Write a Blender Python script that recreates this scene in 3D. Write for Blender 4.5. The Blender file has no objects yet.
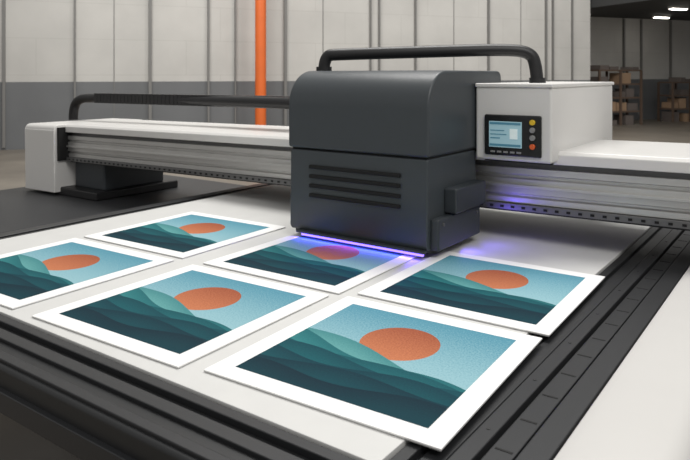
import bpy, bmesh, math, random
from mathutils import Vector, Matrix
random.seed(4)
scene = bpy.context.scene
scene.view_settings.view_transform = 'Standard'
B = 0.85      # bed height above the floor

# ---------------------------------------------------------------- materials
def new_mat(name):
    m = bpy.data.materials.new(name); m.use_nodes = True
    return m, m.node_tree, m.node_tree.nodes['Principled BSDF']

def mat(name, col, rough=0.5, metal=0.0, noise=0.0, nscale=40, bump=0.0, bscale=300, spec=0.5, emis=None, estr=0):
    m, nt, p = new_mat(name)
    p.inputs['Base Color'].default_value = (*col, 1)
    p.inputs['Roughness'].default_value = rough
    p.inputs['Metallic'].default_value = metal
    p.inputs['Specular IOR Level'].default_value = spec
    tc = nt.nodes.new('ShaderNodeTexCoord')
    if noise > 0:
        n = nt.nodes.new('ShaderNodeTexNoise'); n.inputs['Scale'].default_value = nscale
        n.inputs['Detail'].default_value = 6
        nt.links.new(tc.outputs['Object'], n.inputs['Vector'])
        r = nt.nodes.new('ShaderNodeMix'); r.data_type = 'RGBA'
        r.inputs[6].default_value = (*[c*(1-noise) for c in col], 1)
        r.inputs[7].default_value = (*[min(1, c*(1+noise)) for c in col], 1)
        nt.links.new(n.outputs['Fac'], r.inputs[0]); nt.links.new(r.outputs[2], p.inputs['Base Color'])
    if bump > 0:
        n2 = nt.nodes.new('ShaderNodeTexNoise'); n2.inputs['Scale'].default_value = bscale
        nt.links.new(tc.outputs['Object'], n2.inputs['Vector'])
        b = nt.nodes.new('ShaderNodeBump'); b.inputs['Strength'].default_value = bump
        b.inputs['Distance'].default_value = 0.001
        nt.links.new(n2.outputs['Fac'], b.inputs['Height']); nt.links.new(b.outputs[0], p.inputs['Normal'])
    if emis:
        p.inputs['Emission Color'].default_value = (*emis, 1); p.inputs['Emission Strength'].default_value = estr
    return m

M_slate = mat('slate_powdercoat', (0.044, 0.052, 0.058), 0.42, 0, 0.06, 30, 0.15, 700)
M_slate2 = mat('slate_powdercoat_dark', (0.031, 0.037, 0.043), 0.45, 0, 0.06, 30, 0.15, 700)
M_frame = mat('dark_frame', (0.014, 0.015, 0.016), 0.45, 0.1, 0.15, 12, 0.15, 400)
M_base = mat('pedestal_grey', (0.026, 0.027, 0.029), 0.5, 0.0, 0.1, 12)
M_rib = mat('dark_rib', (0.022, 0.023, 0.025), 0.4, 0.2)
M_black = mat('black_rubber', (0.008, 0.008, 0.009), 0.45)
M_void = mat('slot_black', (0.003, 0.003, 0.003), 0.8)
M_white = mat('white_enamel', (0.69, 0.68, 0.66), 0.35, 0, 0.03, 5)
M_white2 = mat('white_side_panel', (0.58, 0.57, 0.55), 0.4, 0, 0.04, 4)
M_bed = mat('white_bed_surface', (0.60, 0.60, 0.585), 0.55, 0, 0.06, 9, 0.2, 300)
M_paper = mat('paper_white', (0.83, 0.83, 0.82), 0.75, spec=0.25)
M_core = mat('board_core_grey', (0.50, 0.50, 0.49), 0.8, 0, 0.1, 60)
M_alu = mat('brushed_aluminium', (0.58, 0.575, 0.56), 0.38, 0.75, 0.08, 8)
M_alu_d = mat('aluminium_dark', (0.16, 0.16, 0.16), 0.45, 0.6)  # darker aluminium tone for the beam core, rack and housing screws
M_orange = mat('orange_paint', (0.66, 0.13, 0.02), 0.5, 0, 0.1, 3)
M_pipe = mat('conduit_grey', (0.17, 0.167, 0.16), 0.6)
M_shelf = mat('shelf_brown', (0.10, 0.065, 0.045), 0.7)
M_carton = mat('carton', (0.32, 0.21, 0.13), 0.85, 0, 0.2, 3)
M_carton2 = mat('carton_dark', (0.12, 0.10, 0.09), 0.85, 0, 0.2, 3)
M_ceil = mat('dark_ceiling', (0.035, 0.036, 0.036), 0.8, 0, 0.2, 1)
M_lamp = mat('lamp_emitter', (1, 1, 1), 0.5, emis=(1, 0.95, 0.85), estr=12)
M_uv = mat('uv_led', (0.2, 0.1, 1), 0.4, emis=(0.20, 0.13, 1.0), estr=3.2)
M_screen = mat('lcd', (0.25, 0.4, 0.45), 0.2, emis=(0.30, 0.47, 0.52), estr=0.35)
M_scr_d = mat('lcd_dark', (0.05, 0.15, 0.2), 0.2, emis=(0.05, 0.14, 0.2), estr=0.5)
M_scr_w = mat('lcd_white', (0.6, 0.7, 0.7), 0.2, emis=(0.6, 0.7, 0.7), estr=0.3)
M_bezel = mat('bezel', (0.012, 0.013, 0.014), 0.25)
M_yel = mat('button_yellow', (0.75, 0.5, 0.03), 0.35)
M_red = mat('button_red', (0.7, 0.12, 0.03), 0.35)
M_gry = mat('button_grey', (0.25, 0.25, 0.25), 0.35)

# ---------------------------------------------------------------- helpers
def link(o, parent=None):
    bpy.context.collection.objects.link(o)
    if parent is not None: o.parent = parent
    return o

def empty(name, M=None):
    e = bpy.data.objects.new(name, None); e.empty_display_size = 0.2
    bpy.context.collection.objects.link(e)
    if M is not None: e.matrix_world = M
    return e

def finish(o, bevel, seg=2, smooth=True):
    if bevel > 0:
        b = o.modifiers.new('bev', 'BEVEL'); b.width = bevel; b.segments = seg
        b.limit_method = 'ANGLE'; b.angle_limit = math.radians(40)
        b.harden_normals = True
    if smooth:
        for p in o.data.polygons: p.use_smooth = True
        if bevel <= 0:
            o.data.set_sharp_from_angle(angle=math.radians(35)) if hasattr(o.data, 'set_sharp_from_angle') else None

def box(name, x0, x1, y0, y1, z0, z1, m, bevel=0.0, parent=None, seg=2):
    me = bpy.data.meshes.new(name); bm = bmesh.new()
    bmesh.ops.create_cube(bm, size=1)
    for v in bm.verts:
        v.co = Vector(((v.co.x)*(x1-x0), (v.co.y)*(y1-y0), (v.co.z)*(z1-z0)))
    bm.to_mesh(me); bm.free(); me.materials.append(m)
    o = bpy.data.objects.new(name, me); o.location = ((x0+x1)/2, (y0+y1)/2, (z0+z1)/2)
    link(o, parent); finish(o, bevel, seg, smooth=bevel > 0)
    return o

def boxes(name, lst, m, bevel=0.0, parent=None):
    me = bpy.data.meshes.new(name); bm = bmesh.new()
    for (x0, x1, y0, y1, z0, z1) in lst:
        r = bmesh.ops.create_cube(bm, size=1)
        for v in r['verts']:
            v.co = Vector(((x0+x1)/2+v.co.x*(x1-x0), (y0+y1)/2+v.co.y*(y1-y0), (z0+z1)/2+v.co.z*(z1-z0)))
    bm.to_mesh(me); bm.free(); me.materials.append(m)
    o = bpy.data.objects.new(name, me); link(o, parent); finish(o, bevel, 2, smooth=bevel > 0)
    return o

def prism(name, prof, a0, a1, m, bevel, parent, f):
    me = bpy.data.meshes.new(name); bm = bmesh.new()
    a = [bm.verts.new(f(a0, p)) for p in prof]; b = [bm.verts.new(f(a1, p)) for p in prof]
    bm.faces.new(a); bm.faces.new(b[::-1]); n = len(prof)
    for i in range(n): bm.faces.new((a[i], b[i], b[(i+1) % n], a[(i+1) % n]))
    bmesh.ops.recalc_face_normals(bm, faces=bm.faces)
    bm.to_mesh(me); bm.free(); me.materials.append(m)
    o = bpy.data.objects.new(name, me); link(o, parent); finish(o, bevel)
    return o
def prism_x(name, prof, x0, x1, m, bevel=0.0, parent=None):
    return prism(name, prof, x0, x1, m, bevel, parent, lambda t, p: (t, p[0], p[1]))
def prism_y(name, prof, y0, y1, m, bevel=0.0, parent=None):
    return prism(name, prof, y0, y1, m, bevel, parent, lambda t, p: (p[0], t, p[1]))

def arc(cy, cz, r, a0, a1, n=10):
    return [(cy+r*math.cos(math.radians(a0+(a1-a0)*i/n)), cz+r*math.sin(math.radians(a0+(a1-a0)*i/n))) for i in range(n+1)]

def tube(name, pts, r, m, parent=None, bez=True):
    cu = bpy.data.curves.new(name, 'CURVE'); cu.dimensions = '3D'; cu.bevel_depth = r; cu.bevel_resolution = 5
    cu.use_fill_caps = True; cu.resolution_u = 12
    s = cu.splines.new('NURBS' if bez else 'POLY'); s.points.add(len(pts)-1)
    for i, p in enumerate(pts): s.points[i].co = (*p, 1)
    if bez: s.order_u = 3; s.use_endpoint_u = True
    cu.materials.append(m)
    o = bpy.data.objects.new(name, cu); link(o, parent); return o

def cyl(name, c, r, depth, axis, m, parent=None, seg=24, bevel=0.0):
    me = bpy.data.meshes.new(name); bm = bmesh.new()
    bmesh.ops.create_cone(bm, cap_ends=True, segments=seg, radius1=r, radius2=r, depth=depth)
    if axis == 'Y': bmesh.ops.rotate(bm, verts=bm.verts, matrix=Matrix.Rotation(math.pi/2, 3, 'X'))
    if axis == 'X': bmesh.ops.rotate(bm, verts=bm.verts, matrix=Matrix.Rotation(math.pi/2, 3, 'Y'))
    bm.to_mesh(me); bm.free(); me.materials.append(m)
    o = bpy.data.objects.new(name, me); o.location = c; link(o, parent); finish(o, bevel)
    return o

# ================================================================ PRINTER
P = empty('flatbed_uv_printer')
box('vacuum_bed', -3.05, -0.70, 1.08, 4.3, B-0.02, B, M_bed, 0.002, P)
box('bed_frame', -3.24, -0.43, 0.90, 4.45, B-0.15, B-0.021, M_frame, 0.012, P)
boxes('front_rail_ribs', [(-3.22, -0.46, 1.045, 1.075, B-0.03, B-0.004),
                          (-3.22, -0.46, 0.985, 1.025, B-0.03, B-0.010),
                          (-3.22, -0.46, 0.915, 0.945, B-0.03, B-0.012)], M_rib, 0.003, P)
boxes('front_skirt', [(-3.20, -0.45, 0.885, 0.905, B-0.13, B-0.075)], M_rib, 0.003, P)
boxes('left_rail_ribs', [(-3.09, -3.055, 1.08, 4.4, B-0.03, B-0.004), (-3.20, -3.13, 0.95, 4.4, B-0.03, B-0.006)], M_rib, 0.003, P)
box('left_white_trim', -3.30, -3.245, 0.9, 4.45, B-0.08, B-0.03, M_white, 0.004, P)
boxes('right_rail_ribs', [(-0.695, -0.665, 1.08, 4.4, B-0.03, B-0.006),
                          (-0.655, -0.610, 0.93, 4.4, B-0.03, B-0.014),
                          (-0.600, -0.560, 0.93, 4.4, B-0.03, B-0.002),
                          (-0.553, -0.500, 0.93, 4.4, B-0.03, B-0.010),
                          (-0.492, -0.435, 0.93, 4.4, B-0.03, B-0.001)], M_rib, 0.003, P)
sl = []
y = 1.0
while y < 4.3:
    sl.append((-0.545, -0.508, y, y+0.006, B-0.02, B-0.0092)); y += 0.14
boxes('right_rail_slots', sl, M_void, 0, P)
for i in range(12):
    cyl('rail_screw', (-0.58, 1.05+0.28*i, B-0.0025), 0.005, 0.003, 'Z', M_black, P, 12)
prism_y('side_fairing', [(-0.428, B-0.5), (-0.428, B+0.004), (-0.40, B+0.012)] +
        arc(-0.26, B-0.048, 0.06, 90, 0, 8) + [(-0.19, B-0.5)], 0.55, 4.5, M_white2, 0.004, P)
boxes('under_frame', [(-3.1, -0.55, 1.25, 1.35, B-0.25, B-0.15), (-3.1, -0.55, 4.1, 4.2, B-0.25, B-0.15),
                      (-3.1, -3.0, 1.25, 4.2, B-0.25, B-0.15), (-2.0, -1.9, 1.25, 4.2, B-0.25, B-0.15)], M_frame, 0.004, P)
boxes('legs', [(a, a+0.12, b, b+0.12, 0.0, B-0.15) for a in (-3.1, -0.7) for b in (1.24, 4.09)], M_frame, 0.004, P)
box('electronics_cabinet', -1.75, -0.75, 1.6, 3.9, 0.0, B-0.16, M_frame, 0.01, P)
# left pedestal & base
box('left_base', -5.3, -3.85, 1.6, 4.0, 0.0, B-0.16, M_base, 0.015, P)
box('left_base_bridge', -3.9, -3.2, 2.9, 3.5, B-0.35, B-0.17, M_frame, 0.01, P)
box('left_base_plate', -4.74, -4.25, 2.85, 3.6, B-0.16, B-0.10, M_black, 0.01, P)
box('left_pillar', -4.68, -4.30, 2.95, 3.5, B-0.11, B+0.12, M_slate2, 0.02, P)

# ---- gantry
G = empty('gantry'); G.parent = P
piv = Matrix.Translation((-1.6, 2.9, B+0.15))
G.matrix_basis = piv @ Matrix.Rotation(math.radians(-0.7), 4, 'Y') @ piv.inverted()
XL, XR = -4.70, 0.55
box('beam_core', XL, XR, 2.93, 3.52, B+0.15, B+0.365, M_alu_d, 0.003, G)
prism_x('beam_cover', [(2.88, B+0.352), (2.88, B+0.395), (2.895, B+0.410), (3.55, B+0.410), (3.57, B+0.395), (3.57, B+0.352)], XL, XR, M_white, 0.004, G)
prism_x('beam_extrusion', [(2.93, B+0.165), (2.905, B+0.165), (2.905, B+0.19), (2.92, B+0.195), (2.92, B+0.205), (2.90, B+0.21),
                           (2.90, B+0.275), (2.915, B+0.28), (2.915, B+0.292), (2.90, B+0.297), (2.90, B+0.325), (2.93, B+0.325)], XL, XR, M_alu, 0.001, G)
box('linear_rail', XL, XR, 2.885, 2.902, B+0.238, B+0.252, M_alu, 0.002, G)
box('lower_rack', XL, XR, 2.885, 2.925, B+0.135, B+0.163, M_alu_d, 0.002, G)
x = XL+0.05; hl = []
while x < XR-0.05:
    hl.append((x, x+0.016, 2.882, 2.886, B+0.144, B+0.154)); x += 0.05
boxes('rack_holes', hl, M_void, 0, G)
box('beam_under_lip', XL, XR, 2.93, 3.50, B+0.12, B+0.15, M_frame, 0.003, G)
prism_x('gantry_end_cap', [(2.80, B-0.10), (2.80, B+0.37)] + arc(2.84, B+0.37, 0.04, 180, 90, 6) +
        [(3.6, B+0.41), (3.62, B+0.39), (3.62, B-0.10)], -5.12, -4.71, M_white, 0.03, G)
box('end_cap_slot', -4.712, -4.685, 2.825, 3.6, B+0.14, B+0.39, M_void, 0.002, G)
box('right_pillar', 0.0, 0.45, 2.95, 3.5, 0.0, B+0.13, M_frame, 0.02, P)
box('right_end_cap', 0.55, 0.85, 2.82, 3.62, B-0.09, B+0.42, M_white, 0.03, G)
tube('cable_carrier', [(-5.25, 3.3, B+0.41), (-5.25, 3.3, B+0.52), (-5.15, 3.3, B+0.595), (-4.95, 3.3, B+0.60), (-3.4, 3.3, B+0.59), (-1.9, 3.1, B+0.58)], 0.038, M_black, G)
cl = []
for i in range(68):
    xx = -4.88+i*0.045
    zc = B+0.600-(xx+4.9)*0.0062
    cl.append((xx, xx+0.042, 3.255, 3.345, zc-0.040, zc+0.040))
boxes('cable_carrier_links', cl, M_black, 0.003, G)

# ---- print carriage
C = empty('print_carriage'); C.parent = P
cx0, cx1 = -2.03, -1.29
prof = [(3.12, B+0.415), (2.37, B+0.415), (2.37, B+0.61)] + arc(2.53, B+0.61, 0.16, 180, 90, 14)[1:] + [(3.08, B+0.77)] + arc(3.08, B+0.73, 0.04, 90, 0, 5)[1:]
prism_x('carriage_hood', prof, cx0, cx1, M_slate, 0.012, C)
prism_x('carriage_lower', [(2.385, B+0.036), (2.375, B+0.056), (2.38, B+0.408), (2.84, B+0.408), (2.84, B+0.036)], cx0+0.006, cx1-0.008, M_slate, 0.008, C)
box('carriage_seam', cx0+0.012, cx1-0.012, 2.39, 2.86, B+0.40, B+0.42, M_void, 0, C)
box('carriage_back_mount', cx0+0.02, cx1-0.02, 2.8, 3.1, B+0.412, B+0.43, M_slate2, 0, C)
vents = []
for z in (0.333, 0.290, 0.247, 0.204):
    vents.append((-1.905, -1.425, 2.366, 2.384, B+z-0.008, B+z+0.008))
boxes('vent_slots', vents, M_void, 0.004, C)
boxes('vent_lips', [(a, b, 2.372, 2.380, e-0.004, e) for a, b, c, d, e, f in vents], M_slate, 0.001, C)
box('carriage_base_plate', cx0+0.02, cx1-0.02, 2.40, 2.83, B+0.022, B+0.038, M_black, 0.003, C)
box('side_housing_upper', cx1-0.01, cx1+0.05, 2.52, 2.82, B+0.17, B+0.275, M_slate2, 0.008, C)
box('side_housing_lower', cx1-0.01, cx1+0.03, 2.40, 2.80, B+0.036, B+0.165, M_slate2, 0.008, C)
for yy in (2.44, 2.76):
    cyl('housing_screw', (cx1+0.031, yy, B+0.14), 0.008, 0.006, 'X', M_alu_d, C, 12)
box('uv_lamp_bar', cx0+0.09, cx1-0.02, 2.357, 2.370, B+0.019, B+0.029, M_uv, 0.002, C)
box('uv_lamp_housing', cx0+0.06, cx1-0.015, 2.354, 2.39, B+0.029, B+0.040, M_slate2, 0.003, C)
tube('umbilical_hose', [(-1.98, 2.58, B+0.765), (-1.98, 2.58, B+0.845), (-1.91, 2.61, B+0.85), (-1.5, 2.83, B+0.862), (-1.24, 2.98, B+0.87), (-1.12, 3.05, B+0.86), (-1.095, 3.06, B+0.79), (-1.09, 3.06, B+0.70)], 0.029, M_black, C)
for pz, px, py in ((B+0.775, -1.98, 2.58), (B+0.722, -1.09, 3.06)):
    cyl('hose_gland', (px, py, pz), 0.038, 0.03, 'Z', M_black, C)

# ---- control box
K = empty('control_box'); K.parent = P
kx0, kx1, ky = -1.284, -0.935, 2.80
box('control_housing', kx0, kx1, ky, 3.80, B+0.372, B+0.70, M_white, 0.012, K, 3)
box('control_lid', kx0, kx1+0.006, ky-0.006, 3.81, B+0.695, B+0.713, M_white, 0.005, K)
box('control_box_bracket', kx0+0.02, kx1-0.02, ky+0.06, 3.7, B+0.360, B+0.375, M_frame, 0, K)
box('panel_bezel', -1.237, -0.977, ky-0.012, ky+0.002, B+0.395, B+0.575, M_bezel, 0.008, K)
box('lcd_screen', -1.212, -1.062, ky-0.016, ky-0.010, B+0.432, B+0.546, M_screen, 0.001, K)
boxes('lcd_graphics', [(-1.208, -1.066, ky-0.018, ky-0.0155, B+0.532, B+0.542), (-1.205, -1.16, ky-0.018, ky-0.0155, B+0.47, B+0.475),
                       (-1.205, -1.13, ky-0.018, ky-0.0155, B+0.487, B+0.491), (-1.205, -1.14, ky-0.018, ky-0.0155, B+0.504, B+0.508),
                       (-1.208, -1.066, ky-0.018, ky-0.0155, B+0.437, B+0.447)], M_scr_d, 0, K)
boxes('lcd_highlights', [(-1.115, -1.08, ky-0.018, ky-0.0155, B+0.47, B+0.515)], M_scr_w, 0, K)
for z, mm in ((0.546, M_yel), (0.513, M_gry), (0.480, M_gry), (0.442, M_red)):
    cyl('panel_button', (-1.014, ky-0.016, B+z), 0.012, 0.012, 'Y', mm, K, 20, 0.002)
boxes('panel_keys', [(-1.205+i*0.03, -1.185+i*0.03, ky-0.016, ky-0.011, B+0.408, B+0.416) for i in range(5)], M_gry, 0.001, K)

# ================================================================ PRINTS
def art_material():
    m, nt, p = new_mat('mountain_sunset_artwork')
    N = nt.nodes; L = nt.links
    def math_(op, a, b=None, c=None):
        n = N.new('ShaderNodeMath'); n.operation = op
        for i, v in enumerate((a, b, c)):
            if v is None: continue
            if isinstance(v, (int, float)): n.inputs[i].default_value = v
            else: L.new(v, n.inputs[i])
        return n.outputs[0]
    def mix(f, a, b):
        n = N.new('ShaderNodeMix'); n.data_type = 'RGBA'
        for idx, v in ((0, f), (6, a), (7, b)):
            if isinstance(v, tuple): n.inputs[idx].default_value = (*v, 1)
            elif isinstance(v, (int, float)): n.inputs[idx].default_value = v
            else: L.new(v, n.inputs[idx])
        return n.outputs[2]
    def clamp(f):
        n = N.new('ShaderNodeClamp'); L.new(f, n.inputs[0]); return n.outputs[0]
    uv = N.new('ShaderNodeUVMap'); sx = N.new('ShaderNodeSeparateXYZ'); L.new(uv.outputs[0], sx.inputs[0])
    u, v = sx.outputs[0], sx.outputs[1]
    no = N.new('ShaderNodeTexNoise'); no.inputs['Scale'].default_value = 110; no.inputs['Detail'].default_value = 3
    L.new(uv.outputs[0], no.inputs['Vector'])
    g0 = math_('SUBTRACT', no.outputs['Fac'], 0.5)
    grain = math_('MULTIPLY', g0, 1.9)
    f = math_('ADD', math_('MULTIPLY', math_('SUBTRACT', 1.0, v), 1.7), grain)
    col = mix(clamp(f), (0.075, 0.25, 0.335), (0.26, 0.45, 0.50))
    du = math_('SUBTRACT', u, 0.515); dv = math_('SUBTRACT', v, 0.645)
    d2 = math_('SQRT', math_('ADD', math_('MULTIPLY', du, du), math_('MULTIPLY', dv, dv)))
    sun = math_('LESS_THAN', d2, 0.205)
    sf = math_('ADD', math_('MULTIPLY', math_('SUBTRACT', v, 0.44), 2.4), grain)
    suncol = mix(clamp(sf), (0.50, 0.175, 0.080), (0.29, 0.075, 0.035))
    col = mix(sun, col, suncol)
    # base, slope, amp, freq, phase, colour at the ridge, misty colour lower down
    layers = [(.555, -.20, .055, 5.0, 0.2, (0.050, 0.210, 0.220), (0.105, 0.31, 0.31)),
              (.505, -.18, .045, 6.5, 2.0, (0.012, 0.120, 0.135), (0.026, 0.180, 0.190)),
              (.43, -.11, .040, 5.2, 3.9, (0.004, 0.075, 0.092), (0.010, 0.120, 0.135)),
              (.36, -.04, .038, 6.2, 0.6, (0.002, 0.052, 0.070), (0.005, 0.088, 0.104)),
              (.28, .01, .038, 7.0, 2.5, (0.0012, 0.037, 0.054), (0.003, 0.068, 0.084)),
              (.20, .03, .034, 6.0, 5.0, (0.001, 0.027, 0.042), (0.002, 0.051, 0.067)),
              (.11, .05, .030, 7.5, 1.2, (0.001, 0.019, 0.032), (0.0015, 0.036, 0.050))]
    for base, slope, amp, fr, ph, ctop, cbot in layers:
        r = math_('ADD', math_('MULTIPLY_ADD', u, slope, base),
                  math_('MULTIPLY', math_('SINE', math_('MULTIPLY_ADD', u, fr, ph)), amp))
        depth = math_('SUBTRACT', r, v)
        inside = math_('GREATER_THAN', depth, 0.0)
        g = math_('ADD', math_('MULTIPLY', depth, 7.5), math_('MULTIPLY', g0, 1.4))
        col = mix(inside, col, mix(clamp(g), ctop, cbot))
    L.new(col, p.inputs['Base Color'])
    p.inputs['Roughness'].default_value = 0.7
    p.inputs['Specular IOR Level'].default_value = 0.15
    return m
M_art = art_material()

def art_print(cx, cy, rot, w=0.655, d=0.67, mu=0.056):
    me = bpy.data.meshes.new('art_print'); bm = bmesh.new()
    uvl = bm.loops.layers.uv.new('UVMap')
    for z0, z1, ins, mi in ((0.0, 0.0032, 0.0015, 2), (0.0032, 0.0062, 0.0, 0)):
        r = bmesh.ops.create_cube(bm, size=1)
        for v in r['verts']: v.co = Vector((v.co.x*(w-2*ins), v.co.y*(d-2*ins), (z0+z1)/2+v.co.z*(z1-z0)))
        for fc in {f for v in r['verts'] for f in v.link_faces}: fc.material_index = mi
    aw, ad = w/2-mu, d/2-mu
    vs = [bm.verts.new((x, y, 0.0065)) for x, y in ((-aw, -ad), (aw, -ad), (aw, ad), (-aw, ad))]
    fc = bm.faces.new(vs); fc.material_index = 1
    for lp, q in zip(fc.loops, ((0, 0), (1, 0), (1, 1), (0, 1))): lp[uvl].uv = q
    bm.to_mesh(me); bm.free()
    for mm in (M_paper, M_art, M_core): me.materials.append(mm)
    o = bpy.data.objects.new('art_print', me); o.location = (cx, cy, B+0.0003); o.rotation_euler = (0, 0, math.radians(rot))
    link(o)
art_print(-0.960, 1.508, 2.5)
art_print(-1.675, 1.455, 2.0)
art_print(-2.440, 1.432, 2.0)
art_print(-0.975, 2.215, 1.5)
art_print(-1.680, 2.160, 1.5)
art_print(-2.460, 2.142, 2.0)

# ================================================================ ROOM
ang = math.radians(57.2)
RM = Matrix.Translation((-9.978, 13.887, 0)) @ Matrix.Rotation(ang, 4, 'Z')
def place(o): o.matrix_basis = RM @ o.matrix_basis; return o

def wall_mat():
    m, nt, p = new_mat('painted_block_wall'); N = nt.nodes; L = nt.links
    g = N.new('ShaderNodeTexCoord'); sp = N.new('ShaderNodeSeparateXYZ'); L.new(g.outputs['Object'], sp.inputs[0])
    cb = N.new('ShaderNodeCombineXYZ'); L.new(sp.outputs[0], cb.inputs[0]); L.new(sp.outputs[2], cb.inputs[1])
    br = N.new('ShaderNodeTexBrick'); br.inputs['Scale'].default_value = 1
    br.inputs['Brick Width'].default_value = 1.6; br.inputs['Row Height'].default_value = 0.8
    br.inputs['Mortar Size'].default_value = 0.008; br.inputs['Mortar Smooth'].default_value = 0.3
    br.inputs['Color1'].default_value = (0.49, 0.48, 0.455, 1); br.inputs['Color2'].default_value = (0.505, 0.495, 0.47, 1)
    br.inputs['Mortar'].default_value = (0.44, 0.43, 0.405, 1)
    L.new(cb.outputs[0], br.inputs['Vector'])
    no = N.new('ShaderNodeTexNoise'); no.inputs['Scale'].default_value = 0.9; no.inputs['Detail'].default_value = 8
    L.new(g.outputs['Object'], no.inputs['Vector'])
    lt = N.new('ShaderNodeMath'); lt.operation = 'LESS_THAN'; L.new(sp.outputs[2], lt.inputs[0]); lt.inputs[1].default_value = 1.45
    mx = N.new('ShaderNodeMix'); mx.data_type = 'RGBA'; L.new(lt.outputs[0], mx.inputs[0]); L.new(br.outputs[0], mx.inputs[6])
    mx.inputs[7].default_value = (0.145, 0.15, 0.155, 1)
    m2 = N.new('ShaderNodeMix'); m2.data_type = 'RGBA'; m2.blend_type = 'MULTIPLY'; m2.inputs[0].default_value = 0.6
    ra = N.new('ShaderNodeMapRange'); ra.inputs['From Min'].default_value = 0.3; ra.inputs['From Max'].default_value = 0.7
    ra.inputs['To Min'].default_value = 0.80; ra.inputs['To Max'].default_value = 1.05
    L.new(no.outputs['Fac'], ra.inputs[0]); L.new(mx.outputs[2], m2.inputs[6]); L.new(ra.outputs[0], m2.inputs[7])
    L.new(m2.outputs[2], p.inputs['Base Color']); p.inputs['Roughness'].default_value = 0.8
    return m
M_wall = wall_mat()

def floor_mat():
    m, nt, p = new_mat('polished_concrete'); N = nt.nodes; L = nt.links
    g = N.new('ShaderNodeTexCoord')
    no = N.new('ShaderNodeTexNoise'); no.inputs['Scale'].default_value = 0.8; no.inputs['Detail'].default_value = 9
    L.new(g.outputs['Object'], no.inputs['Vector'])
    cr = N.new('ShaderNodeValToRGB'); cr.color_ramp.elements[0].position = 0.3; cr.color_ramp.elements[1].position = 0.72
    cr.color_ramp.elements[0].color = (0.15, 0.13, 0.108, 1); cr.color_ramp.elements[1].color = (0.26, 0.23, 0.19, 1)
    L.new(no.outputs['Fac'], cr.inputs[0]); L.new(cr.outputs[0], p.inputs['Base Color'])
    p.inputs['Roughness'].default_value = 0.38
    return m

def rbox(name, *a, **k): return place(box(name, *a, **k))
fl = box('floor', -30, 30, -30, 30, -0.1, 0.0, floor_mat()); fl.location = (-4, 6, -0.05)
w = boxes('wall_back', [(-22, 7.9, 0, 0.3, 0, 7.5)], M_wall); place(w)
w = boxes('wall_recess', [(7.6, 24, 2.5, 2.8, 0, 7.5)], M_wall); place(w)
w = boxes('wall_return', [(7.6, 7.9, 0.3, 2.5, 0, 7.5)], M_wall); place(w)
rbox('ceiling', 7.95, 24, -7, 2.5, 3.62, 5.2, M_ceil)
trims = [(-7.82, .06), (-6.42, .04), (-4.82, .07), (-3.49, .045), (-2.85, .03), (-1.6, .07), (0.70, .035), (0.95, .03), (2.01, .04), (4.3, .05), (6.26, .05), (6.5, .04), (7.2, .035)]
cn = boxes('wall_conduit', [(s-wd/2, s+wd/2, -0.07, 0.0, 0.05, 7.4) for s, wd in trims], M_pipe); place(cn)
cn = boxes('wall_conduit', [(s-0.03, s+0.03, 2.43, 2.5, 0.05, 3.6) for s in (9.6, 11.6, 12.4, 13.8)], M_pipe); place(cn)
jl = boxes('trim_1', [(s-0.008, s+0.008, -0.012, 0.0, 0, 7.4) for s in (-9.4, -5.6, -0.6, 3.2, 5.4)], M_pipe); place(jl)
pole = cyl('orange_pole', (-2.33, -0.45, 3.75), 0.13, 7.5, 'Z', M_orange, None, 20); place(pole)

def shelf(s0, s1, y0, y1, h, lv, seed):
    random.seed(seed)
    e = empty('storage_shelf'); 
    posts = [(a-0.03, a+0.03, b-0.03, b+0.03, 0, h) for a in (s0, (s0+s1)/2, s1) for b in (y0, y1)]
    decks = [(s0, s1, y0, y1, h*i/lv-0.03, h*i/lv+0.02) for i in range(1, lv+1)]
    boxes('rack', posts+decks, M_shelf, 0, e)
    c1, c2 = [], []
    for i in range(lv+1):
        z = h*i/lv+0.02 if i else 0.0
        x = s0+0.08
        while x < s1-0.3:
            wd = random.uniform(0.2, 0.45); hh = random.uniform(0.15, h/lv-0.1)
            if i == lv: hh *= .5
            if random.random() < 0.8: (c1 if random.random() < 0.5 else c2).append((x, min(x+wd, s1-0.05), y0+0.05, y1-0.05, z, z+hh))
            x += wd+0.05
    boxes('cartons', c1, M_carton, 0, e); boxes('crates', c2, M_carton2, 0, e)
    e.matrix_basis = RM
shelf(8.8, 10.5, 0.6, 1.2, 1.75, 4, 3)
shelf(12.3, 13.9, 1.0, 1.6, 1.35, 3, 8)
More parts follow.
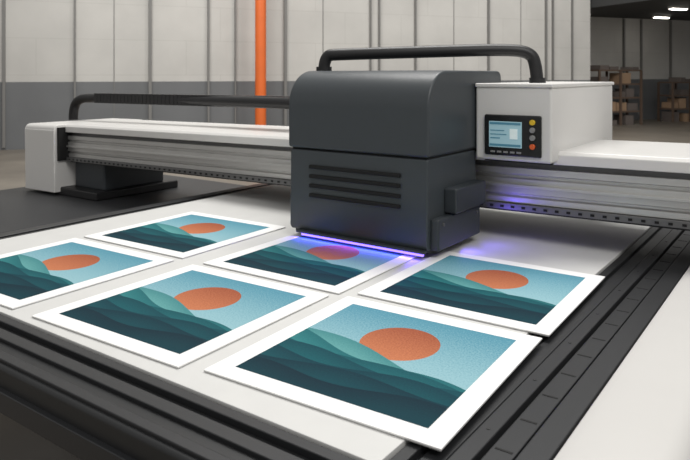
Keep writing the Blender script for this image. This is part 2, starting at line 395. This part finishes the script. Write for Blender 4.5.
for s, yy in ((8.95, 1.6), (10.1, -1.2), (12.0, 1.2)):
    e = empty('ceiling_lamp')
    box('housing', s-0.32, s+0.32, yy-0.1, yy+0.1, 3.55, 3.62, M_white, 0.01, e)
    box('tube', s-0.28, s+0.28, yy-0.07, yy+0.07, 3.525, 3.549, M_lamp, 0.0, e)
    e.matrix_basis = RM

# ================================================================ LIGHT
wd = bpy.data.worlds.new('World'); scene.world = wd; wd.use_nodes = True
bg = wd.node_tree.nodes['Background']; bg.inputs[0].default_value = (1.0, 0.985, 0.965, 1); bg.inputs[1].default_value = 0.48

def area(name, loc, tgt, sx, sy, power, col=(1, 0.98, 0.95)):
    l = bpy.data.lights.new(name, 'AREA'); l.shape = 'RECTANGLE'; l.size = sx; l.size_y = sy; l.energy = power; l.color = col
    o = bpy.data.objects.new(name, l); o.location = loc
    o.rotation_euler = (Vector(tgt)-Vector(loc)).to_track_quat('-Z', 'Y').to_euler(); link(o); return o
area('highbay_light', (-2.5, 4.5, 6.5), (-2.0, 2.4, 0.8), 4, 2, 340)
area('highbay_light', (2.5, 0.0, 6.0), (-1.2, 2.4, 0.8), 3, 2, 170)
area('highbay_light', (-8, 6, 7.0), (-10, 13, 1.5), 6, 4, 520)
area('highbay_light', (-1, 13, 7.0), (-6, 19, 1.5), 6, 4, 560)
u = area('uv_led_light', (-1.65, 2.352, B+0.024), (-1.65, 2.325, B), 0.64, 0.01, 0.85, (0.14, 0.08, 1.0))
u2 = area('uv_led_light', (-1.25, 2.60, B+0.06), (-1.05, 2.66, B+0.0), 0.05, 0.05, 0.22, (0.18, 0.12, 1.0))
u3 = area('uv_led_light', (-1.22, 2.74, B+0.10), (-1.0, 2.86, B+0.04), 0.05, 0.05, 0.2, (0.18, 0.12, 1.0))

# ================================================================ CAMERA
cam = bpy.data.cameras.new('camera'); co = bpy.data.objects.new('camera', cam); link(co)
co.location = (0, 0, 1.6); co.rotation_euler = (math.radians(90), 0, math.radians(35.7))
cam.sensor_width = 36; cam.lens = 667/690*36; cam.shift_y = -155/690
cam.dof.use_dof = True; cam.dof.focus_distance = 2.4; cam.dof.aperture_fstop = 7
cam.clip_end = 200
scene.camera = co
